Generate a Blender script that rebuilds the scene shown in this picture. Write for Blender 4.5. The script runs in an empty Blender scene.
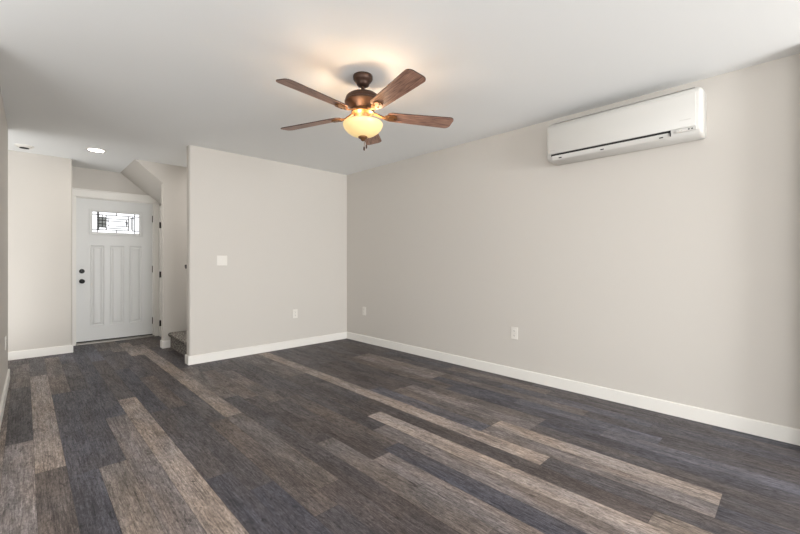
import bpy, bmesh, math, random
from mathutils import Vector, Matrix
random.seed(7)
S = bpy.context.scene
C = S.collection
PI = math.pi

# ------------------------------------------------------------------ camera, world, lights, exposure
cam = bpy.data.objects.new('camera', bpy.data.cameras.new('camera'))
C.objects.link(cam)
cam.location = (0, 0, 1.14)
cam.rotation_euler = (PI/2, 0, -math.asin(0.698))
cam.data.sensor_width = 36
cam.data.lens = 17.343
cam.data.shift_y = -0.00625
cam.data.clip_start = 0.02
S.camera = cam
S.view_settings.view_transform = 'Standard'
S.view_settings.look = 'None'
S.view_settings.gamma = 1
S.view_settings.use_curve_mapping = False
S.view_settings.exposure = 0.44

W = bpy.data.worlds.new('daylight'); S.world = W; W.use_nodes = True
bg = W.node_tree.nodes['Background']
bg.inputs['Color'].default_value = (1.0, 1.0, 1.0, 1)
bg.inputs['Strength'].default_value = 1.3

def area(name, loc, rot, sx, sy, watts, col):
    l = bpy.data.lights.new(name, 'AREA'); l.shape = 'RECTANGLE'; l.size = sx; l.size_y = sy
    l.energy = watts; l.color = col
    o = bpy.data.objects.new(name, l); C.objects.link(o); o.location = loc; o.rotation_euler = rot
    return o
# daylight entering by the glazed doors at the rear and by the windows of the left side (both out of frame)
K = 1.0
area('rear_window_daylight', (1.6, -5.40, 1.15), (PI/2+.12, 0, 0), 3.4, 1.9, 265*K, (0.985, 0.995, 1.0))
area('side_window_daylight', (-2.50, -1.2, 1.35), (PI/2+.25, 0, -PI/2), 3.6, 1.5, 72*K, (0.985, 0.995, 1.0))
# added fill lamps lying on the floor out of view, aimed up to brighten the ceiling
area('rear_floor_fill', (1.8, -3.7, 0.02), (PI, 0, 0), 3.0, 3.0, 76*K, (0.99, 1.0, 1.0))
area('left_floor_fill', (-1.45, 1.6, 0.02), (PI, 0, 0), 1.8, 3.2, 17*K, (0.99, 1.0, 1.0))
area('hall_floor_fill', (-1.2, 5.2, 0.02), (PI, 0, 0), 1.8, 1.6, 27*K, (0.99, 1.0, 1.0))
# added fill lamp under the stairwell ceiling, brightens the stair wall
area('stairwell_fill', (2.5, 5.3, 2.42), (0, 0, 0), 1.2, 0.8, 12*K, (1.0, 0.98, 0.96))

# ------------------------------------------------------------------ materials
def lin(c):
    return tuple(((v/255)/12.92 if v/255 <= .04045 else ((v/255+.055)/1.055)**2.4) for v in c)
def mat(name, rgb, rough=0.5, metal=0.0, emit=None, estr=0, bump=0, bscale=200, var=0, spec=None):
    m = bpy.data.materials.new(name); m.use_nodes = True
    nt = m.node_tree; b = nt.nodes['Principled BSDF']
    col = (*lin(rgb), 1)
    b.inputs['Base Color'].default_value = col
    b.inputs['Roughness'].default_value = rough
    b.inputs['Metallic'].default_value = metal
    if spec is not None: b.inputs['Specular IOR Level'].default_value = spec
    if emit:
        b.inputs['Emission Color'].default_value = (*lin(emit), 1); b.inputs['Emission Strength'].default_value = estr
    if bump or var:
        tc = nt.nodes.new('ShaderNodeTexCoord')
        n = nt.nodes.new('ShaderNodeTexNoise'); n.inputs['Scale'].default_value = bscale; n.inputs['Detail'].default_value = 4
        nt.links.new(tc.outputs['Object'], n.inputs['Vector'])
        if bump:
            bp = nt.nodes.new('ShaderNodeBump'); bp.inputs['Strength'].default_value = bump; bp.inputs['Distance'].default_value = 0.002
            nt.links.new(n.outputs['Fac'], bp.inputs['Height']); nt.links.new(bp.outputs['Normal'], b.inputs['Normal'])
        if var:
            mx = nt.nodes.new('ShaderNodeMix'); mx.data_type = 'RGBA'
            mx.inputs['A'].default_value = (*[v*(1-var) for v in col[:3]], 1)
            mx.inputs['B'].default_value = (*[min(1, v*(1+var)) for v in col[:3]], 1)
            nt.links.new(n.outputs['Fac'], mx.inputs['Factor']); nt.links.new(mx.outputs['Result'], b.inputs['Base Color'])
    return m

M_wall = mat('greige_wall_paint', (207, 202, 195), 0.75, bump=0.06, bscale=160, spec=0.3)
M_ceil = mat('white_ceiling_paint', (240, 241, 240), 0.85, bump=0.08, bscale=120, spec=0.2)
M_trim = mat('white_trim_paint', (236, 233, 227), 0.42)
M_door = mat('white_door_paint', (226, 226, 224), 0.42)
M_ac = mat('white_ac_plastic', (208, 206, 201), 0.40)
M_acgrey = mat('pale_grey_plastic', (196, 193, 188), 0.45)
M_plate = mat('white_plate_plastic', (228, 224, 217), 0.35)
M_slot = mat('dark_slot', (30, 29, 28), 0.7)
M_black = mat('black_hardware', (22, 21, 20), 0.38, metal=0.6)
M_hinge = mat('dark_hinge_metal', (46, 41, 37), 0.5, metal=0.3)
M_bronze = mat('oil_rubbed_bronze', (70, 50, 40), 0.42, metal=0.55, var=0.15, bscale=40)
M_brass = mat('antique_brass_bronze', (120, 84, 52), 0.4, metal=0.6, var=0.12, bscale=40)
M_sill = mat('aluminium_threshold', (150, 146, 140), 0.4, metal=0.7)
M_rail = mat('dark_stained_rail', (44, 34, 28), 0.4)
M_came = mat('dark_lead_came', (40, 40, 40), 0.5, metal=0.4)
M_ledw = mat('lamp_diffuser', (255, 252, 245), 0.5, emit=(255, 244, 226), estr=14)

def blade_material():
    m = bpy.data.materials.new('walnut_blade_wood'); m.use_nodes = True
    nt = m.node_tree; b = nt.nodes['Principled BSDF']; b.inputs['Roughness'].default_value = 0.42
    tc = nt.nodes.new('ShaderNodeTexCoord'); mp = nt.nodes.new('ShaderNodeMapping')
    mp.inputs['Scale'].default_value = (3, 45, 10)
    n = nt.nodes.new('ShaderNodeTexNoise'); n.inputs['Scale'].default_value = 3; n.inputs['Detail'].default_value = 8; n.inputs['Distortion'].default_value = 0.6
    r = nt.nodes.new('ShaderNodeValToRGB')
    r.color_ramp.elements[0].position = 0.3; r.color_ramp.elements[0].color = (*lin((96, 64, 52)), 1)
    r.color_ramp.elements[1].position = 0.72; r.color_ramp.elements[1].color = (*lin((184, 142, 122)), 1)
    L = nt.links.new
    L(tc.outputs['Object'], mp.inputs['Vector']); L(mp.outputs['Vector'], n.inputs['Vector'])
    L(n.outputs['Fac'], r.inputs['Fac']); L(r.outputs['Color'], b.inputs['Base Color'])
    return m
M_blade = blade_material()
M_bladeedge = mat('dark_blade_edge', (60, 40, 32), 0.5)

def glass_bowl_material():
    m = mat('amber_frosted_glass', (222, 198, 150), 0.35, emit=(255, 216, 140), estr=0.40)
    return m
M_bowl = glass_bowl_material()
M_bulb = mat('lamp_bulb', (255, 240, 210), 0.5, emit=(255, 196, 110), estr=20)

def frosted_material():
    m = bpy.data.materials.new('obscured_door_glass'); m.use_nodes = True
    nt = m.node_tree; b = nt.nodes['Principled BSDF']
    b.inputs['Base Color'].default_value = (0.97, 0.98, 1, 1); b.inputs['Roughness'].default_value = 0.25
    b.inputs['Transmission Weight'].default_value = 1.0; b.inputs['IOR'].default_value = 1.2
    tc = nt.nodes.new('ShaderNodeTexCoord'); n = nt.nodes.new('ShaderNodeTexNoise'); n.inputs['Scale'].default_value = 60
    bp = nt.nodes.new('ShaderNodeBump'); bp.inputs['Strength'].default_value = 0.3; bp.inputs['Distance'].default_value = 0.003
    nt.links.new(tc.outputs['Object'], n.inputs['Vector']); nt.links.new(n.outputs['Fac'], bp.inputs['Height']); nt.links.new(bp.outputs['Normal'], b.inputs['Normal'])
    return m
M_glass = frosted_material()
M_glassdark = mat('grey_textured_glass', (128, 134, 132), 0.3, var=0.5, bscale=90)

def carpet_material():
    m = bpy.data.materials.new('speckled_grey_carpet'); m.use_nodes = True
    nt = m.node_tree; b = nt.nodes['Principled BSDF']; b.inputs['Roughness'].default_value = 0.95; b.inputs['Specular IOR Level'].default_value = 0.1
    tc = nt.nodes.new('ShaderNodeTexCoord'); n = nt.nodes.new('ShaderNodeTexNoise'); n.inputs['Scale'].default_value = 55; n.inputs['Detail'].default_value = 6
    r = nt.nodes.new('ShaderNodeValToRGB')
    r.color_ramp.elements[0].position = 0.43; r.color_ramp.elements[0].color = (*lin((58, 55, 52)), 1)
    r.color_ramp.elements[1].position = 0.58; r.color_ramp.elements[1].color = (*lin((158, 152, 144)), 1)
    bp = nt.nodes.new('ShaderNodeBump'); bp.inputs['Strength'].default_value = 0.8; bp.inputs['Distance'].default_value = 0.006
    L = nt.links.new
    L(tc.outputs['Object'], n.inputs['Vector']); L(n.outputs['Fac'], r.inputs['Fac']); L(r.outputs['Color'], b.inputs['Base Color'])
    L(n.outputs['Fac'], bp.inputs['Height']); L(bp.outputs['Normal'], b.inputs['Normal'])
    return m
M_carpet = carpet_material()

def floor_material():
    m = bpy.data.materials.new('weathered_vinyl_plank'); m.use_nodes = True
    nt = m.node_tree; N = nt.nodes; L = nt.links.new
    b = N['Principled BSDF']
    at = N.new('ShaderNodeAttribute'); at.attribute_name = 'tone'
    sd = N.new('ShaderNodeAttribute'); sd.attribute_name = 'shift'
    tc = N.new('ShaderNodeTexCoord')
    add = N.new('ShaderNodeVectorMath'); add.operation = 'ADD'
    L(tc.outputs['Object'], add.inputs[0]); L(sd.outputs['Color'], add.inputs[1])
    def noise(sc, vec, detail=6, rough=0.6, dist=0.0):
        mp = N.new('ShaderNodeMapping'); mp.inputs['Scale'].default_value = vec
        n = N.new('ShaderNodeTexNoise'); n.inputs['Scale'].default_value = sc; n.inputs['Detail'].default_value = detail
        n.inputs['Roughness'].default_value = rough; n.inputs['Distortion'].default_value = dist
        L(add.outputs[0], mp.inputs['Vector']); L(mp.outputs['Vector'], n.inputs['Vector']); return n.outputs['Fac']
    def rng(v, a, b_, c, d):
        r = N.new('ShaderNodeMapRange'); r.inputs[1].default_value = a; r.inputs[2].default_value = b_
        r.inputs[3].default_value = c; r.inputs[4].default_value = d; L(v, r.inputs[0]); return r.outputs[0]
    def mul(a, b_):
        r = N.new('ShaderNodeMath'); r.operation = 'MULTIPLY'; L(a, r.inputs[0]); L(b_, r.inputs[1]); return r.outputs[0]
    grain = rng(noise(1, (110, 6, 1), 7, 0.7), 0.32, 0.68, 0.60, 1.42)
    fine = rng(noise(1, (260, 18, 1), 6, 0.8), 0.34, 0.66, 0.50, 1.55)
    cloud = rng(noise(1, (9, 2.2, 1), 4, 0.6, 0.8), 0.3, 0.7, 0.70, 1.32)
    knots = rng(noise(1, (34, 8, 1), 4, 0.6, 2.0), 0.27, 0.42, 0.34, 1.05)
    scr = rng(noise(1, (90, 34, 1), 6, 0.8, 0.8), 0.35, 0.65, 0.58, 1.46)
    streak = rng(noise(1, (190, 3.2, 1), 5, 0.65, 0.3), 0.30, 0.44, 0.50, 1.04)
    f = mul(mul(mul(grain, fine), cloud), mul(mul(knots, streak), scr))
    # warm / cool drift inside a plank
    hue = noise(1, (7, 1.6, 1), 3, 0.5, 0.4)
    wc = N.new('ShaderNodeMix'); wc.data_type = 'RGBA'
    wc.inputs['A'].default_value = (0.95, 0.99, 1.06, 1); wc.inputs['B'].default_value = (1.04, 0.995, 0.95, 1)
    L(rng(hue, 0.36, 0.64, 0, 1), wc.inputs['Factor'])
    m1 = N.new('ShaderNodeMix'); m1.data_type = 'RGBA'; m1.blend_type = 'MULTIPLY'; m1.inputs['Factor'].default_value = 1
    L(at.outputs['Color'], m1.inputs['A']); L(wc.outputs['Result'], m1.inputs['B'])
    vm = N.new('ShaderNodeVectorMath'); vm.operation = 'SCALE'
    L(m1.outputs['Result'], vm.inputs[0]); L(f, vm.inputs['Scale'])
    L(vm.outputs[0], b.inputs['Base Color'])
    L(rng(f, 0.5, 1.5, 0.62, 0.44), b.inputs['Roughness'])
    b.inputs['Specular IOR Level'].default_value = 0.35
    bp = N.new('ShaderNodeBump'); bp.inputs['Strength'].default_value = 0.25; bp.inputs['Distance'].default_value = 0.0015
    L(f, bp.inputs['Height']); L(bp.outputs['Normal'], b.inputs['Normal'])
    return m
M_floor = floor_material()
M_seam = mat('plank_seam', (58, 54, 52), 0.7)

# ------------------------------------------------------------------ mesh helpers
def BM(): return bmesh.new()
def box(bm, x0, x1, y0, y1, z0, z1, bev=0.0, seg=2):
    vs = [bm.verts.new(p) for p in ((x0,y0,z0),(x1,y0,z0),(x1,y1,z0),(x0,y1,z0),(x0,y0,z1),(x1,y0,z1),(x1,y1,z1),(x0,y1,z1))]
    fs = [bm.faces.new([vs[i] for i in q]) for q in ((0,3,2,1),(4,5,6,7),(0,1,5,4),(1,2,6,5),(2,3,7,6),(3,0,4,7))]
    if bev:
        es = list({e for f_ in fs for e in f_.edges})
        bmesh.ops.bevel(bm, geom=es, offset=bev, segments=seg, profile=0.5, affect='EDGES')
    return bm
def prism(bm, pts, h0, h1, frame):
    """polygon pts (u,v) extruded from h0 to h1; frame(u,v,h) -> xyz"""
    a = [bm.verts.new(frame(u, v, h0)) for u, v in pts]; b = [bm.verts.new(frame(u, v, h1)) for u, v in pts]
    n = len(pts)
    bm.faces.new(a[::-1]); bm.faces.new(b)
    for i in range(n): bm.faces.new((a[i], a[(i+1) % n], b[(i+1) % n], b[i]))
    return bm
def lathe(bm, prof, c=(0,0,0), n=40, axis='Z', close=True):
    """profile of (r, h) about an axis through c"""
    rings = []
    for r, h in prof:
        ring = []
        for i in range(n):
            a = 2*PI*i/n; u, v = r*math.cos(a), r*math.sin(a)
            p = (u, v, h) if axis == 'Z' else ((u, h, v) if axis == 'Y' else (h, u, v))
            ring.append(bm.verts.new((p[0]+c[0], p[1]+c[1], p[2]+c[2])))
        rings.append(ring)
    for a, b in zip(rings, rings[1:]):
        for i in range(n): bm.faces.new((a[i], a[(i+1) % n], b[(i+1) % n], b[i]))
    if close:
        bm.faces.new(rings[0][::-1]); bm.faces.new(rings[-1])
    return bm
def tube(bm, pts, r, n=10):
    pts = [Vector(p) for p in pts]; rings = []
    for i, p in enumerate(pts):
        d = (pts[min(i+1, len(pts)-1)] - pts[max(i-1, 0)]).normalized()
        up = Vector((0,0,1)) if abs(d.z) < 0.9 else Vector((1,0,0))
        a = d.cross(up).normalized(); b = d.cross(a)
        rings.append([bm.verts.new(p + a*r*math.cos(2*PI*k/n) + b*r*math.sin(2*PI*k/n)) for k in range(n)])
    for a, b in zip(rings, rings[1:]):
        for i in range(n): bm.faces.new((a[i], a[(i+1) % n], b[(i+1) % n], b[i]))
    bm.faces.new(rings[0][::-1]); bm.faces.new(rings[-1])
    return bm
def ball(bm, c, r, sx=1, sy=1, sz=1):
    mtx = Matrix.Translation(c) @ Matrix.Diagonal((sx, sy, sz, 1))
    bmesh.ops.create_uvsphere(bm, u_segments=20, v_segments=12, radius=r, matrix=mtx)
    return bm
def obj(name, bm, m, parent=None, smooth=False, kind=None, label=None):
    bmesh.ops.recalc_face_normals(bm, faces=bm.faces)
    me = bpy.data.meshes.new(name); bm.to_mesh(me); bm.free()
    for mm in (m if isinstance(m, (list, tuple)) else [m]): me.materials.append(mm)
    if smooth:
        me.polygons.foreach_set('use_smooth', [True]*len(me.polygons))
        me.set_sharp_from_angle(angle=math.radians(38))
    o = bpy.data.objects.new(name, me); C.objects.link(o)
    if parent: o.parent = parent
    if kind: o['kind'] = kind
    if label: o['label'] = label
    return o
def struct(name, bm, m, label=None, cat=None, smooth=False):
    o = obj(name, bm, m, smooth=smooth, kind='structure')
    if label: o['label'] = label
    if cat: o['category'] = cat
    return o
def thing(name, label, cat, loc=(0,0,0), rotz=0, group=None):
    o = bpy.data.objects.new(name, None); C.objects.link(o); o.empty_display_size = 0.1
    o.location = loc; o.rotation_euler = (0, 0, rotz); o['label'] = label; o['category'] = cat
    if group: o['group'] = group
    return o
XZ = lambda u, v, h: (u, h, v)
YZ = lambda u, v, h: (h, u, v)
XY = lambda u, v, h: (u, v, h)

# ------------------------------------------------------------------ key dimensions
H = 2.44            # ceiling
RX = 3.458          # right wall face
PY = 4.687          # partition face
PX = 1.309          # partition free end
SY = 5.83           # stair wall face
EY = 6.37           # wall left of the entry recess
EX = 0.434
DY = 6.86           # wall holding the front door
LX, BY = -2.6, -5.5 # far left and rear of the open plan room (out of frame)

# ------------------------------------------------------------------ floor: planks of one mesh
TONES = {
 'light': (141, 129, 121), 'light2': (131, 120, 112), 'tan': (117, 107, 100), 'midl': (112, 103, 99),
 'mid': (98, 90, 86), 'brown': (89, 80, 76), 'dark': (75, 70, 71), 'dbrown': (75, 68, 67), 'blue': (71, 69, 75), 'blue2': (85, 83, 89)}
ov = {
 -1: [(1.6,3.41,'midl'),(3.41,4.9,'dark'),(4.9,6.0,'mid'),(6.0,7,'dark')],
 0: [(1.3,2.85,'brown'),(2.85,5.3,'light'),(5.3,7,'dark')],
 1: [(1.2,2.69,'blue'),(2.69,4.45,'blue'),(4.45,6.2,'mid'),(6.2,7,'blue')],
 2: [(1.2,2.69,'tan'),(2.69,4.45,'blue'),(4.45,5.7,'dark'),(5.7,7,'blue2')],
 3: [(1.0,3.50,'midl'),(3.5,5.2,'blue'),(5.2,7,'blue')],
 4: [(0.9,3.90,'light'),(3.9,5.6,'dbrown'),(5.6,7,'blue2')],
 5: [(0.6,2.15,'blue'),(2.15,3.40,'dark'),(3.4,5.0,'blue'),(5.0,6.2,'dark'),(6.2,7,'mid')],
 6: [(0.3,1.9,'blue'),(1.9,3.39,'dark'),(3.39,4.5,'brown'),(4.5,6.0,'dark'),(6.0,7,'mid')],
 7: [(0.5,1.5,'dark'),(1.5,2.9,'brown'),(2.9,4.3,'dark'),(4.3,5.6,'dbrown'),(5.6,6.6,'light2'),(6.6,7,'dark')],
 8: [(0.4,1.67,'dbrown'),(1.67,2.92,'mid'),(2.92,5.0,'light2'),(5.0,6.3,'tan')],
 9: [(0.2,1.9,'dbrown'),(1.9,3.33,'dark'),(3.33,4.6,'mid'),(4.6,6,'dark')],
 10: [(0.9,2.10,'mid'),(2.10,3.2,'dbrown'),(3.2,4.3,'brown'),(4.3,5.6,'dark')],
 11: [(0.3,1.70,'midl'),(1.70,2.97,'dbrown'),(2.97,4.15,'mid'),(4.15,4.7,'dark')],
 12: [(0.0,1.75,'blue'),(1.75,3.0,'brown'),(3.0,4.7,'dark')],
 13: [(-0.3,2.0,'midl'),(2.0,3.1,'dark'),(3.1,4.7,'dark')],
 14: [(-0.3,2.21,'light'),(2.21,3.5,'dbrown'),(3.5,4.7,'mid')],
 15: [(-0.3,0.45,'tan'),(0.45,2.5,'dbrown'),(2.5,3.5,'dark'),(3.5,4.7,'mid')],
 16: [(-0.5,1.0,'dark'),(1.0,2.9,'light'),(2.9,4.65,'light2')],
 17: [(-0.5,0.25,'blue'),(0.25,1.48,'midl'),(1.48,2.65,'blue2'),(2.65,3.6,'dbrown'),(3.6,4.7,'dark')],
 18: [(-0.5,0.25,'dark'),(0.25,1.48,'light'),(1.48,2.50,'mid'),(2.5,3.7,'dbrown'),(3.7,4.7,'dark')],
 19: [(-0.5,1.26,'dark'),(1.26,2.48,'midl'),(2.48,3.7,'dbrown'),(3.7,4.7,'dark')],
 20: [(-0.4,1.26,'blue'),(1.26,2.3,'mid'),(2.3,3.4,'dark'),(3.4,4.7,'dark')],
 21: [(-0.5,0.9,'blue2'),(0.9,2.2,'blue'),(2.2,3.70,'brown'),(3.7,4.7,'dbrown')],
 22: [(-0.5,0.6,'dark'),(0.6,1.6,'blue2'),(1.6,2.48,'blue'),(2.48,3.70,'midl'),(3.7,4.7,'dark')],
 23: [(-0.5,1.1,'dark'),(1.1,2.48,'mid'),(2.48,3.72,'tan'),(3.72,4.7,'dbrown')],
 24: [(-0.5,0.7,'blue'),(0.7,1.9,'blue2'),(1.9,3.2,'dark'),(3.2,4.7,'dbrown')],
 25: [(-0.5,1.5,'dark'),(1.5,2.6,'mid'),(2.6,3.6,'blue'),(3.6,4.7,'dbrown')],
 26: [(-0.5,0.4,'blue'),(0.4,1.7,'dark'),(1.7,4.7,'dark')],
}
RW = 0.127
bm = BM()
tone_l = bm.loops.layers.float_color.new('tone'); shift_l = bm.loops.layers.float_color.new('shift')
def plank(x0, x1, y0, y1, tone):
    g = 0.0006
    x0 = max(x0, LX); x1 = min(x1, RX+0.05); y0 = max(y0, BY); y1 = min(y1, 7.05)
    if x1-x0 < 0.01 or y1-y0 < 0.01: return
    f_ = bm.faces.new([bm.verts.new(p) for p in ((x0+g,y0+g,0),(x1-g,y0+g,0),(x1-g,y1-g,0),(x0+g,y1-g,0))])
    k = random.uniform(0.92, 1.08); c = lin(TONES[tone])
    sh = (random.uniform(-9, 9), random.uniform(-9, 9), random.uniform(-4, 4), 1)
    for lp in f_.loops:
        lp[tone_l] = (c[0]*k, c[1]*k, c[2]*k, 1); lp[shift_l] = sh
for k in range(-21, 28):
    x0 = 0.041 + RW*k; x1 = x0 + RW
    spans = ov.get(k, [])
    lo = spans[0][0] if spans else 7.1
    y = BY - random.uniform(0, 1.1)
    while y < lo:
        y2 = min(y + random.uniform(0.9, 1.5), lo)
        if lo - y2 < 0.3: y2 = lo
        plank(x0, x1, y, y2, random.choice(['dark','dbrown','blue','mid','brown','light2','tan','midl'])); y = y2
    for a, b_, t in spans: plank(x0, x1, a, b_, t)
    y = spans[-1][1] if spans else 7.1
    while y < 7.05:
        y2 = y + random.uniform(0.9, 1.4); plank(x0, x1, y, y2, random.choice(['dark','dbrown','brown'])); y = y2
n0 = len(bm.faces)
fb = bm.faces.new([bm.verts.new(p) for p in ((LX,BY,-0.0012),(RX+.05,BY,-0.0012),(RX+.05,7.05,-0.0012),(LX,7.05,-0.0012))]); fb.material_index = 1
box(bm, LX-.15, RX+.2, BY-.15, 7.1, -0.15, -0.002)
for f_ in list(bm.faces)[n0+1:]: f_.material_index = 1
struct('floor', bm, [M_floor, M_seam])

# ------------------------------------------------------------------ ceiling and walls
bm = BM(); box(bm, LX-.15, RX+.2, BY-.15, 7.1, H, H+.15); struct('ceiling', bm, M_ceil)
bm = BM(); box(bm, RX, RX+.14, BY-.15, 7.1, 0, H); struct('wall_right', bm, M_wall)
def vbevel_box(bm, x0, x1, y0, y1, z0, z1, sel, r=0.02):
    """box whose chosen vertical edges (x,y) are rounded like bullnose drywall corners"""
    def near(x, y): return any(abs(x-a) < 1e-5 and abs(y-b) < 1e-5 for a, b in sel)
    pts = []
    for (x, y, sx, sy) in ((x0,y0,1,1),(x1,y0,-1,1),(x1,y1,-1,-1),(x0,y1,1,-1)):
        if near(x, y):
            cx, cy = x+sx*r, y+sy*r; arc = []
            for i in range(7):
                t = i/6*PI/2
                arc.append((cx - sx*r*math.cos(t), cy - sy*r*math.sin(t)))
            if (sx, sy) in ((-1, 1), (1, -1)): arc = arc[::-1]
            pts += arc
        else: pts.append((x, y))
    prism(bm, pts, z0, z1, XY)
bm = BM(); vbevel_box(bm, PX, RX, PY, PY+.115, 0, H, [(PX,PY),(PX,PY+.115)]); struct('wall_back', bm, M_wall, smooth=True)
bm = BM(); vbevel_box(bm, LX, EX, EY, 7.02, 0, H, [(EX,EY)]); struct('wall_entry', bm, M_wall, smooth=True)
# short left wall, a touch out of square with the rest
bm = BM(); vbevel_box(bm, -0.12, 0.0, -2.06, 0.0, 0, H, [(0.0,0.0),(-0.12,0.0)])
o = struct('wall_left', bm, M_wall, smooth=True); o.location = (-0.114, 5.365, 0); o.rotation_euler = (0, 0, -0.0105)
wall_left = o
# wall with the front door opening
D0, D1, DT = 0.500, 1.424, 2.036
bm = BM()
box(bm, EX, D0, DY, DY+.14, 0, H); box(bm, D1, 1.62, DY, DY+.14, 0, H); box(bm, D0, D1, DY, DY+.14, DT, H)
struct('wall_front', bm, M_wall)
# stair wall with the raking underside, the sloped soffit and the closet side under the upper flight
zs = lambda x: 2.44 - 0.815*(x-1.0)
bm = BM()
prism(bm, [(1.316,0),(RX,0),(RX,H),(1.0,H),(1.316,zs(1.316))], SY, SY+.11, XZ)
struct('wall_stair', bm, M_wall)
bm = BM(); prism(bm, [(1.0,H),(1.72,zs(1.72)),(1.90,zs(1.72)),(1.90,H)], SY+.11, DY, XZ); struct('wall_soffit', bm, M_wall)
bm = BM(); CY0, CY1, CT = 6.00, 6.745, 1.93
box(bm, 1.5, 1.6, SY+.11, CY0, 0, zs(1.6)); box(bm, 1.5, 1.6, CY1, DY, 0, zs(1.6)); box(bm, 1.5, 1.6, CY0, CY1, CT, zs(1.6))
struct('wall_closet', bm, M_wall)
# rest of the open plan room, out of frame: rear wall with glazed doors, left side with windows
bm = BM()
box(bm, LX-.14, -.2, BY-.12, BY, 0, H); box(bm, 3.35, RX, BY-.12, BY, 0, H); box(bm, -.2, 3.35, BY-.12, BY, 2.2, H); box(bm, -.2, 3.35, BY-.12, BY, 0, .16)
struct('wall_rear', bm, M_wall)
bm = BM()
for a, b_, z0, z1 in ((BY,-3.05,0,H),(.65,5.5,0,H),(6.3,EY,0,H),(-3.05,.65,0,.55),(-3.05,.65,2.24,H),(5.5,6.3,0,.45),(5.5,6.3,2.15,H)):
    box(bm, LX-.12, LX, a, b_, z0, z1)
struct('wall_side', bm, M_wall)
# window frames of those openings
def window(name, x0, x1, z0, z1, fr, n):
    bm_ = BM(); w = .05
    prism_f = lambda a, b_, c, d: box(bm_, *fr(a, b_), c, d)
    prism_f(x0, x1, z0, z0+w); prism_f(x0, x1, z1-w, z1)
    for i in range(n+1):
        cx = x0 + (x1-x0-w)*i/n; prism_f(cx, cx+w, z0+w, z1-w)
    return struct(name, bm_, M_trim)
window('window_1', -.2, 3.35, .16, 2.2, lambda a, b_: (a, b_, BY-.09, BY-.03), 4)
window('window_2', -3.05, .65, .55, 2.24, lambda a, b_: (LX-.09, LX-.03, a, b_), 4)
window('window_3', 5.5, 6.3, .45, 2.15, lambda a, b_: (LX-.09, LX-.03, a, b_), 1)
# short return of the right wall beside the camera
bm = BM(); box(bm, 3.30, RX, -.15, -.035, 0, H); struct('wall_return', bm, M_wall)

# ------------------------------------------------------------------ baseboards, casings
BH, BT = 0.098, 0.014
def bprof(bm, a, b_, face, sgn, axis):
    """baseboard along a..b on a wall face; sgn = direction out of the wall"""
    p = [(0,0),(BT,0),(BT,BH-.006),(BT-.005,BH),(0,BH)]
    if axis == 'X': prism(bm, [(face+sgn*d, z) for d, z in p], a, b_, lambda u, v, h: (h, u, v))
    else: prism(bm, [(face+sgn*d, z) for d, z in p], a, b_, lambda u, v, h: (u, h, v))
bm = BM(); bprof(bm, -.035, PY, RX, -1, 'Y'); struct('baseboard_right', bm, M_trim)
bm = BM(); bprof(bm, PX-BT, RX-BT, PY, -1, 'X'); bprof(bm, PY, PY+.115, PX, -1, 'Y'); struct('baseboard_back', bm, M_trim)
bm = BM(); bprof(bm, LX, EX+BT*.6, EY, -1, 'X'); struct('baseboard_entry', bm, M_trim)
bm = BM(); bprof(bm, -2.06, -.01, 0.0, 1, 'Y'); ob = struct('baseboard_left', bm, M_trim); ob.location = wall_left.location; ob.rotation_euler = wall_left.rotation_euler
bm = BM(); bprof(bm, 1.316-BT, 1.392, SY, -1, 'X'); bprof(bm, SY, SY+.11, 1.316, -1, 'Y'); struct('baseboard_stair', bm, M_trim)

# front door casing and jamb
bm = BM()
box(bm, EX+.002, D0+.004, DY-.018, DY, 0, DT, .003, 1); box(bm, D1-.004, 1.492, DY-.018, DY, 0, DT, .003, 1)
box(bm, EX+.002, 1.499, DY-.024, DY, DT, DT+.098, .003, 1); box(bm, EX+.002, 1.499, DY-.03, DY, DT+.098, DT+.112, .003, 1)
box(bm, D0, D0+.008, DY, DY+.055, 0, DT); box(bm, D1-.008, D1, DY, DY+.055, 0, DT); box(bm, D0, D1, DY, DY+.055, DT-.006, DT)
struct('trim_1', bm, M_trim)
bm = BM(); box(bm, D0, D1, DY-.035, DY+.14, 0, .022, .005, 2); struct('trim_2', bm, M_sill)
# closet casing on the side wall
bm = BM()
box(bm, 1.482, 1.5, CY1+.006, CY1+.082, 0, CT+.07, .003, 1); box(bm, 1.482, 1.5, CY0-.055, CY0-.004, 0, CT+.07, .003, 1); box(bm, 1.482, 1.5, CY0-.004, CY1+.006, CT, CT+.07, .003, 1)
struct('trim_3', bm, M_trim)

# ------------------------------------------------------------------ front door
f_px = 385.4
def on_Y(px, py, Y):
    t = (px-400)/f_px; d = Y/(-.698*t+.716); return ((.716*t+.698)*d, 1.14 + (262-py)*d/f_px)
FY = DY + .058     # room-side face of the door slab
dx0, dx1, dz0, dz1 = D0+.010, D1-.010, .030, DT-.010
GX0, GX1, GZ0, GZ1 = .648, 1.282, 1.525, 1.893        # lite frame outer
door = thing('door_1', 'white front door with a leaded glass lite and three tall panels', 'door', (dx0, FY, 0)); door['kind'] = 'structure'
def L_(bm_):   # bring world coordinates to the door's own frame
    bmesh.ops.translate(bm_, verts=bm_.verts, vec=(-dx0, -FY, 0)); return bm_
panels = []
for a, b_ in ((.664,.822),(.885,1.058),(1.118,1.275)):
    panels.append((a, b_, .235, 1.375))
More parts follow.
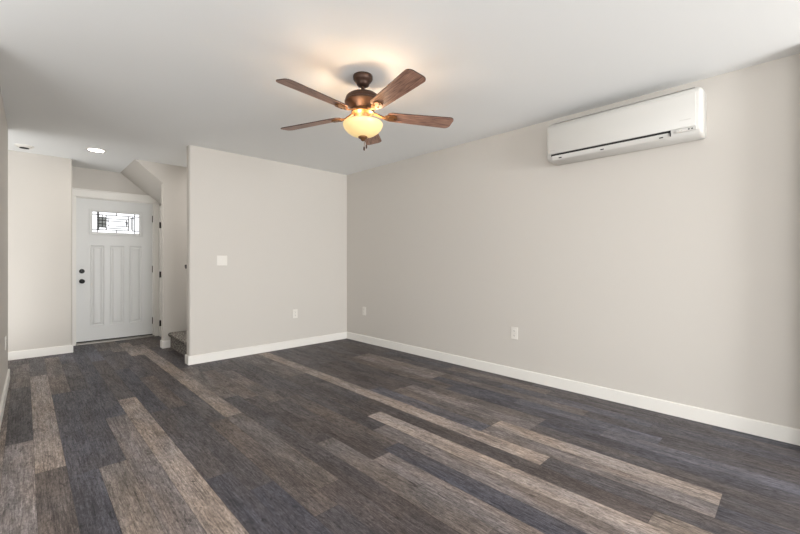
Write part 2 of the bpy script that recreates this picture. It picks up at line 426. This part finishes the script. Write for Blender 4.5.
# slab as a grid with holes for the lite; panels as recessed moulded rings with raised fields
bm = BM()
xs = sorted({dx0, dx1, GX0+.02, GX1-.02} | {v for p in panels for v in p[:2]}); zz = sorted({dz0, dz1, GZ0+.02, GZ1-.02, panels[0][2], panels[0][3]})
def in_panel(x, z): return any(p[0] < x < p[1] and p[2] < z < p[3] for p in panels)
def in_lite(x, z): return GX0+.02 < x < GX1-.02 and GZ0+.02 < z < GZ1-.02
for i in range(len(xs)-1):
    for j in range(len(zz)-1):
        cx, cz = (xs[i]+xs[i+1])/2, (zz[j]+zz[j+1])/2
        if in_panel(cx, cz) or in_lite(cx, cz): continue
        bm.faces.new([bm.verts.new(p) for p in ((xs[i],FY,zz[j]),(xs[i+1],FY,zz[j]),(xs[i+1],FY,zz[j+1]),(xs[i],FY,zz[j+1]))])
def rect(x0, x1, z0, z1, y, ins): return [(x0+ins, y, z0+ins), (x1-ins, y, z0+ins), (x1-ins, y, z1-ins), (x0+ins, y, z1-ins)]
for p in panels:
    loops = [rect(*p, FY, 0), rect(*p, FY+.010, .010), rect(*p, FY+.012, .018), rect(*p, FY+.012, .026), rect(*p, FY+.003, .046)]
    vl = [[bm.verts.new(q) for q in l] for l in loops]
    for a, b_ in zip(vl, vl[1:]):
        for i in range(4): bm.faces.new((a[i], a[(i+1) % 4], b_[(i+1) % 4], b_[i]))
    bm.faces.new(vl[-1])
bmesh.ops.remove_doubles(bm, verts=bm.verts, dist=1e-5)
# back and sides
hy = FY+.044
for q in (((dx0,FY,dz0),(dx0,hy,dz0),(dx0,hy,dz1),(dx0,FY,dz1)), ((dx1,FY,dz0),(dx1,hy,dz0),(dx1,hy,dz1),(dx1,FY,dz1)),
          ((dx0,FY,dz1),(dx1,FY,dz1),(dx1,hy,dz1),(dx0,hy,dz1)), ((dx0,FY,dz0),(dx1,FY,dz0),(dx1,hy,dz0),(dx0,hy,dz0)),
          ((dx0,hy,dz0),(dx1,hy,dz0),(dx1,hy,GZ0+.02),(dx0,hy,GZ0+.02)), ((dx0,hy,GZ1-.02),(dx1,hy,GZ1-.02),(dx1,hy,dz1),(dx0,hy,dz1)),
          ((dx0,hy,GZ0+.02),(GX0+.02,hy,GZ0+.02),(GX0+.02,hy,GZ1-.02),(dx0,hy,GZ1-.02)), ((GX1-.02,hy,GZ0+.02),(dx1,hy,GZ0+.02),(dx1,hy,GZ1-.02),(GX1-.02,hy,GZ1-.02))):
    bm.faces.new([bm.verts.new(v) for v in q])
obj('slab', L_(bm), M_door, door)
bm = BM(); w = .040
prof = [(0,0),(0,-.008),(.010,-.012),(w-.012,-.012),(w,-.002),(w,.02)]
vl = [[bm.verts.new(q) for q in rect(GX0, GX1, GZ0, GZ1, FY+y, d)] for d, y in prof]
for a, b_ in zip(vl, vl[1:]):
    for i in range(4): bm.faces.new((a[i], a[(i+1) % 4], b_[(i+1) % 4], b_[i]))
obj('lite_frame', L_(bm), M_door, door)
gx0, gx1, gz0, gz1 = GX0+w, GX1-w, GZ0+w, GZ1-w
bm = BM(); box(bm, gx0, gx1, FY+.012, FY+.018, gz0, gz1); pane = obj('pane', L_(bm), M_glass, door, label='bright obscured glass')
gw, gh = gx1-gx0, gz1-gz0
def came(bm_, u0, v0, u1, v1, t=.010):
    x0, x1 = sorted((gx0+u0*gw, gx0+u1*gw)); z0, z1 = sorted((gz0+v0*gh, gz0+v1*gh))
    box(bm_, x0-t/2, x1+t/2, FY+.007, FY+.012, z0-t/2, z1+t/2)
bm = BM()
for a in ((0,.13,1,.13),(0,.87,1,.87),(.10,0,.10,1),(.90,0,.90,1),(.5,.87,.5,1),(.5,0,.5,.13),
          (.28,.13,.28,.87),(.30,.70,.78,.70),(.30,.58,.72,.58),(.32,.34,.78,.34),(.32,.34,.32,.70),(.72,.34,.72,.70),(.76,.13,.76,.87),(.28,.22,.76,.22),
          (.70,.44,.76,.44),(.70,.50,.76,.50),(.70,.56,.76,.56),(.80,.78,.90,.78)): came(bm, *a)
came(bm, .125,.13,.125,1,.014); came(bm, .86,.13,.86,.87,.012); came(bm, .825,.2,.825,.80,.010)
for v in (.26,.42,.60,.74): came(bm, .12, v, .28, v, .012)
came(bm, .20,.26,.20,.87,.010)
obj('lead_came', L_(bm), M_came, door, label='dark lead lines')
bm = BM(); box(bm, gx0+.125*gw, gx0+.28*gw, FY+.008, FY+.0118, gz0+.26*gh, gz0+.74*gh); obj('tinted_square', L_(bm), M_glassdark, door, label='dark grey textured square of glass')
kx = dx0 + .062
bm = BM(); lathe(bm, [(.031,0),(.031,-.006),(.027,-.012),(.012,-.014),(.012,-.026),(.020,-.030),(.029,-.040),(.030,-.052),(.024,-.062),(.008,-.066)], (kx,FY,.872), 24, 'Y')
obj('knob', L_(bm), M_black, door, True)
bm = BM(); lathe(bm, [(.031,0),(.031,-.008),(.026,-.014),(.010,-.015)], (kx,FY,1.012), 24, 'Y'); box(bm, kx-.005, kx+.005, FY-.030, FY-.013, .994, 1.030, .002, 1)
obj('deadbolt', L_(bm), M_black, door, True)
bm = BM(); box(bm, D0+.001, D0+.009, FY-.045, FY-.003, .842, .902, .001, 1); obj('strike_plate', L_(bm), M_hinge, door)
for z in (.24, 1.03, 1.80):
    bm = BM(); lathe(bm, [(.009,-.05),(.009,.05)], (dx1+.002, FY-.008, z), 12); box(bm, dx1-.002, dx1+.010, FY-.003, FY-.0005, z-.05, z+.05)
    obj('hinge', L_(bm), M_hinge, door, True)
bm = BM(); box(bm, dx0, dx1, FY-.004, FY+.03, .0225, .034); obj('door_sweep', L_(bm), M_slot, door)

# closet door, seen edge-on past the stair wall
cd = thing('door_2', 'white closet door under the sloped soffit, seen nearly edge-on', 'door', (1.508, CY0+.004, 0)); cd['kind'] = 'structure'
bm = BM(); box(bm, 0, .035, 0, CY1-CY0-.008, .012, CT-.004, .002, 1); obj('slab', bm, M_door, cd)
for z in (.21, .95, 1.70):
    bm = BM(); lathe(bm, [(.009,-.045),(.009,.045)], (-.033, CY1-CY0-.012, z), 12); box(bm, -.033, 0, CY1-CY0-.018, CY1-CY0-.006, z-.045, z+.045); obj('hinge', bm, M_hinge, cd, True)

# ------------------------------------------------------------------ carpeted stairs and handrail
st = thing('staircase', 'grey speckled carpeted stair steps rising behind the partition wall', 'stairs', (1.40, 5.32, 0))
for i in range(4):
    x, z = i*.26, .20*(i+1)
    bm = BM()
    pts = [(x+.012, .20*i if i else 0.0)]
    nose = [(-.004, z-.062), (-.022, z-.05), (-.030, z-.03), (-.026, z-.012), (-.012, z-.002), (.01, z)]
    pts = [(x+.0, .20*i), (x+.0, z-.07)] + [(x+a, b_) for a, b_ in nose] + [(x+.27, z), (x+.27, .20*i)]
    prism(bm, pts, -.512, .508, XZ)
    obj('step', bm, M_carpet, st, True)
hr = thing('handrail', 'dark round handrail on the stair side of the partition wall end', 'handrail', (1.318, 4.868, 1.086))
bm = BM(); tube(bm, [(0,0,0),(.025,0,.003),(.06,0,.028),(1.6,0,1.245)], .024, 14); obj('rail', bm, M_rail, hr, True)
for x in (.35, 1.25):
    bm = BM(); zc = .02+(x-.03)*.79
    tube(bm, [(x,0,zc-.018),(x,-.02,zc-.05),(x,-.064,zc-.06)], .007, 8); lathe(bm, [(.024,-.066),(.024,-.06),(.010,-.056)], (x,0,zc-.06), 16, 'Y'); obj('bracket', bm, M_black, hr, True)

# ------------------------------------------------------------------ wall plates
def outlet(name, label, loc, rotz, group='outlets low on the walls'):
    """built in a frame where the wall is the XZ plane and the room is towards -Y"""
    t = thing(name, label, 'outlet', loc, rotz, None)
    bm = BM(); box(bm, -.036, .036, -.006, 0, -.059, .059, .003, 2); obj('cover_plate', bm, M_plate, t)
    for z in (-.022, .022):
        bm = BM(); pts = [(.0165*math.cos(a)*1.0, z + max(-.0135, min(.0135, .0175*math.sin(a)))) for a in [2*PI*k/24 for k in range(24)]]
        prism(bm, pts, -.0085, -.0055, XZ); r_ = obj('receptacle', bm, M_plate, t)
        bm = BM()
        for x in (-.006, .006): box(bm, x-.0012, x+.0012, -.0090, -.0084, z-.003, z+.006)
        box(bm, -.002, .002, -.0090, -.0084, z-.010, z-.006); obj('slot', bm, M_slot, r_)
    bm = BM(); lathe(bm, [(.0032,-.0055),(.0032,-.0072)], (0,0,0), 10, 'Y'); obj('screw', bm, M_acgrey, t)
    return t
xo, zo = on_Y(295, 313.7, PY); outlet('wall_outlet', 'white outlet low on the back wall, right of the light switch', (xo, PY, zo), 0)
outlet('wall_outlet', 'white outlet on the right wall, beside the far room corner', (RX, 4.272, .443), -PI/2)
outlet('wall_outlet', 'white outlet on the right wall, below the air conditioner', (RX, 1.93, .440), -PI/2)
o = outlet('wall_outlet', 'white outlet on the short left wall at the left edge', (-.1195, 4.797, .436), PI/2-.0105)
xo, zo = on_Y(222, 260.5, PY)
sw = thing('light_switch', 'white double rocker light switch on the back wall', 'switch', (xo, PY, zo))
bm = BM(); box(bm, -.058, .058, -.006, 0, -.058, .058, .003, 2); obj('cover_plate', bm, M_plate, sw)
for x in (-.023, .023):
    bm = BM(); prism(bm, [(-.005,-.033),(-.0075,-.033),(-.0095,.030),(-.0075,.033),(-.005,.033)], x-.0165, x+.0165, lambda u, v, h: (h, u, v)); obj('rocker', bm, M_plate, sw)

# ------------------------------------------------------------------ recessed light and smoke detector
rl = thing('recessed_light', 'lit round recessed ceiling light in front of the entry', 'ceiling light', (.598, 5.665, H))
bm = BM(); lathe(bm, [(.098,0),(.096,-.004),(.078,-.007),(.072,-.002)], n=40, close=False); obj('trim_ring', bm, M_trim, rl, True)
bm = BM(); lathe(bm, [(.0745,-.0005),(.074,-.0035),(.05,-.0045),(.002,-.005)], n=40); obj('diffuser', bm, M_ledw, rl, True, label='glowing white disc')
lamp = bpy.data.lights.new('recessed_light_beam', 'AREA'); lamp.shape = 'DISK'; lamp.size = .14; lamp.energy = 2; lamp.color = (1, .96, .9)
lo = bpy.data.objects.new('recessed_light_beam', lamp); C.objects.link(lo); lo.parent = rl; lo.location = (0, 0, -.008)
sd = thing('smoke_detector', 'small white round smoke detector on the ceiling, left of the lit recessed light', 'smoke detector', (.0, 6.02, H))
bm = BM(); lathe(bm, [(.082,0),(.082,-.006),(.078,-.009)], n=36); obj('mounting_plate', bm, M_trim, sd, True)
bm = BM(); lathe(bm, [(.066,-.008),(.064,-.016),(.056,-.022),(.046,-.024),(.002,-.024)], n=36); obj('body', bm, M_plate, sd, True)
bm = BM(); lathe(bm, [(.041,-.0242),(.040,-.028),(.030,-.030),(.002,-.030)], n=30); obj('sensor_grille', bm, M_slot, sd, True, label='dark sensor opening')

# ------------------------------------------------------------------ ceiling fan
FX, FYc = 1.694, 2.109
fan = thing('ceiling_fan', 'ceiling fan with five walnut blades, bronze motor and lit amber glass bowl', 'ceiling fan', (FX, FYc, H))
bm = BM(); lathe(bm, [(.066,0),(.068,-.006),(.067,-.026),(.058,-.040),(.048,-.048),(.045,-.058),(.041,-.068),(.028,-.076),(.015,-.079)], n=40); obj('canopy', bm, M_bronze, fan, True)
bm = BM(); lathe(bm, [(.0125,-.074),(.0125,-.106),(.024,-.110),(.026,-.116),(.026,-.126),(.020,-.130)], n=24); obj('downrod', bm, M_bronze, fan, True)
bm = BM(); lathe(bm, [(.022,-.122),(.060,-.126),(.098,-.136),(.116,-.150),(.122,-.166),(.123,-.178),(.127,-.181),(.127,-.193),(.122,-.197),(.112,-.207),(.090,-.222),(.078,-.238)], n=56); obj('motor_housing', bm, M_bronze, fan, True)
bm = BM(); lathe(bm, [(.074,-.236),(.080,-.244),(.080,-.262),(.066,-.270),(.058,-.280),(.056,-.304),(.050,-.310),(.030,-.312)], n=48); obj('switch_housing', bm, M_brass, fan, True)
# blades
BZ = -.272
ang0 = math.radians(42.7)
def blade_outline():
    p = []
    r0, r1, w0, w1 = .172, .664, .052, .069
    n = 6
    def corner(cx, cy, rad, a0, a1):
        for i in range(n+1):
            a = a0+(a1-a0)*i/n; p.append((cx+rad*math.cos(a), cy+rad*math.sin(a)))
    corner(r1-.036, w1-.036, .036, PI/2, 0)
    corner(r1-.036, -w1+.036, .036, 0, -PI/2)
    corner(r0+.034, -w0+.034, .034, -PI/2, -PI)
    corner(r0+.034, w0-.034, .034, PI, PI/2)
    return p
def pitchm(a, droop): return Matrix.Rotation(a, 4, 'Z') @ Matrix.Translation((0,0,BZ)) @ Matrix.Rotation(droop, 4, 'Y') @ Matrix.Rotation(math.radians(-12), 4, 'X')
bmb = BM(); prism(bmb, blade_outline(), 0, .006, XY)
bmesh.ops.recalc_face_normals(bmb, faces=bmb.faces)
for f_ in bmb.faces: f_.material_index = 0 if abs(f_.normal.z) > .9 else 1
blade0 = obj('blade', bmb, [M_blade, M_bladeedge], fan)
def iron_bm():
    b_ = BM()
    # arm curving out from the motor to the blade root
    pts = [(.060,.016,.024),(.095,.013,.012),(.135,.011,-.004),(.165,.013,-.008)]
    rings = []
    for x, hw, z in pts:
        rings.append([b_.verts.new(q) for q in ((x,-hw,z-.005),(x,hw,z-.005),(x,hw,z+.004),(x,-hw,z+.004))])
    for a, c in zip(rings, rings[1:]):
        for i in range(4): b_.faces.new((a[i], a[(i+1) % 4], c[(i+1) % 4], c[i]))
    b_.faces.new(rings[0][::-1]); b_.faces.new(rings[-1])
    pl = [(.155,.016),(.170,.026),(.195,.032),(.225,.030),(.242,.020),(.248,0),(.242,-.020),(.225,-.030),(.195,-.032),(.170,-.026),(.155,-.016)]
    prism(b_, pl, -.011, 0, XY)
    return b_
iron0 = obj('blade_iron', iron_bm(), M_brass, fan)
screws0 = []
for x, y in ((.185,.016),(.185,-.016),(.228,0)):
    sb = BM(); lathe(sb, [(.006,-.0145),(.0062,-.012),(.0062,-.010)], (x, y, 0), 10); screws0.append(obj('screw', sb, M_bronze, iron0, True))
for k in range(5):
    m_ = pitchm(ang0 + k*2*PI/5, (0, .036, 0, -.022, 0)[k])
    if k == 0: b_, i_ = blade0, iron0
    else:
        b_ = blade0.copy(); i_ = iron0.copy()
        for q in (b_, i_): C.objects.link(q); q.parent = fan
        for sc in screws0:
            s_ = sc.copy(); C.objects.link(s_); s_.parent = i_
    b_.matrix_local = m_; i_.matrix_local = m_
# light kit
bm = BM()
outer = [(.136,-.332),(.139,-.337),(.137,-.350),(.128,-.370),(.111,-.390),(.086,-.408),(.055,-.421),(.022,-.427),(.004,-.428)]
inner = [(r-.004 if r > .01 else .003, z+.004) for r, z in outer[::-1]]
lathe(bm, outer+inner, n=56, close=False); obj('glass_bowl', bm, M_bowl, fan, True, label='glowing amber glass bowl')
bm = BM(); lathe(bm, [(.006,-.330),(.006,-.427)], n=12); lathe(bm, [(.030,-.422),(.033,-.428),(.030,-.436),(.018,-.442),(.014,-.450),(.006,-.456)], n=28); obj('finial', bm, M_brass, fan, True)
for a in [math.radians(200+120*k) for k in range(3)]:
    bm = BM(); ball(bm, (.072*math.cos(a), .072*math.sin(a), -.366), .022, 1, 1, 1.1); obj('bulb', bm, M_bulb, fan, True)
for cx, cy, zb in ((.006,-.006,-.494),(.018,-.016,-.480)):
    bm = BM(); tube(bm, [(cx*1.6,cy*1.6,-.43),(cx,cy,zb)], .0018, 6); ch = obj('pull_chain', bm, M_brass, fan)
    bm = BM(); lathe(bm, [(.002,zb+.002),(.006,zb-.006),(.006,zb-.022),(.002,zb-.028)], (cx,cy,0), 12); obj('pull', bm, M_bronze, ch, True)
pl = bpy.data.lights.new('fan_light', 'POINT'); pl.energy = 1.5; pl.color = (1, .88, .72); pl.shadow_soft_size = .02
for k in range(3):   # one per socket, just under the open rim of the bowl
    a = math.radians(200 + 120*k)
    po = bpy.data.objects.new('fan_light', pl); C.objects.link(po); po.parent = fan; po.location = (.090*math.cos(a), .090*math.sin(a), -.324)

# ------------------------------------------------------------------ air conditioner (local: x along wall from near end, -y out of the wall, z up)
AY0, AY1 = .440, 1.515
AZ0, AZ1 = 2.002, 2.342
AW, AH, AD = AY1-AY0, AZ1-AZ0, .205
ac = thing('air_conditioner', 'white wall-mounted split air conditioner high on the right wall', 'air conditioner', (RX, AY0, AZ0), -PI/2)
# local x: world -Y  ->  far end at x=-AW, near end at x=0
def acprof(ins=0):
    return [(0,.012+ins),(-.06,.002+ins),(-.140,.008+ins),(-.180+ins,.022),(-.199+ins,.048),(-.205+ins,.09),(-.205+ins,AH-.055),(-.196+ins,AH-.028),(-.170+ins,AH-.010-ins),(-.12,AH-ins),(0,AH-ins)]
bm = BM()
secs = [(-AW, .018), (-AW+.006, .006), (-AW+.018, 0), (-.018, 0), (-.006, .006), (0, .018)]
rings = [[bm.verts.new((x, y, z)) for y, z in acprof(i_)] for x, i_ in secs]
for a, b_ in zip(rings, rings[1:]):
    n = len(a)
    for i in range(n): bm.faces.new((a[i], a[(i+1) % n], b_[(i+1) % n], b_[i]))
bm.faces.new(rings[0][::-1]); bm.faces.new(rings[-1])
obj('casing', bm, M_ac, ac, True)
bm = BM()   # front panel, slightly proud
box(bm, -AW+.022, -.030, -.2125, -.203, .062, AH-.052, .004, 2); obj('front_panel', bm, M_ac, ac, True)
bm = BM()
for k in range(22):
    y = -.035 - k*.0062; box(bm, -AW+.04, -.04, y-.0018, y+.0018, AH-.002, AH+.003)
obj('intake_grille', bm, M_acgrey, ac)
bm = BM(); prism(bm, [(-.2075,.061),(-.2025,.046),(-.190,.044),(-.190,.062)], -AW+.045, -.178, lambda u, v, h: (h, u, v)); obj('air_outlet', bm, M_slot, ac, label='dark slot along the bottom')
bm = BM(); prism(bm, [(-.2060,.047),(-.2020,.032),(-.188,.014),(-.184,.018),(-.196,.034),(-.200,.048)], -AW+.052, -.186, lambda u, v, h: (h, u, v)); lv = obj('louver', bm, M_ac, ac, True)
bm = BM()
for x in (-AW+.12, -AW*.58, -.23):
    bm = BM(); box(bm, x-.012, x+.012, -.2005, -.190, .0225, .029); obj('louver_clip', bm, M_slot, lv)
bm = BM(); box(bm, -.178, -.172, -.2085, -.195, .022, .062); obj('outlet_end', bm, M_slot, ac)
bm = BM(); box(bm, -.140, -.026, -.2070, -.1930, .036, .058, .001, 1); dp = obj('display_panel', bm, M_ac, ac)
for i, x in enumerate((-.128, -.108, -.068, -.050)):
    bm = BM(); lathe(bm, [(.0050,-.2069),(.0050,-.2080)], (x, 0, .047), 12, 'Y'); obj('indicator', bm, M_acgrey if i < 2 else M_came, dp)
bm = BM(); box(bm, -.120, -.055, -.2132, -.2122, .112, .116); obj('badge', bm, M_acgrey, ac)
bm = BM(); box(bm, -AW+.040, -AW+.085, -.2132, -.2122, .090, .096); obj('badge', bm, M_acgrey, ac)
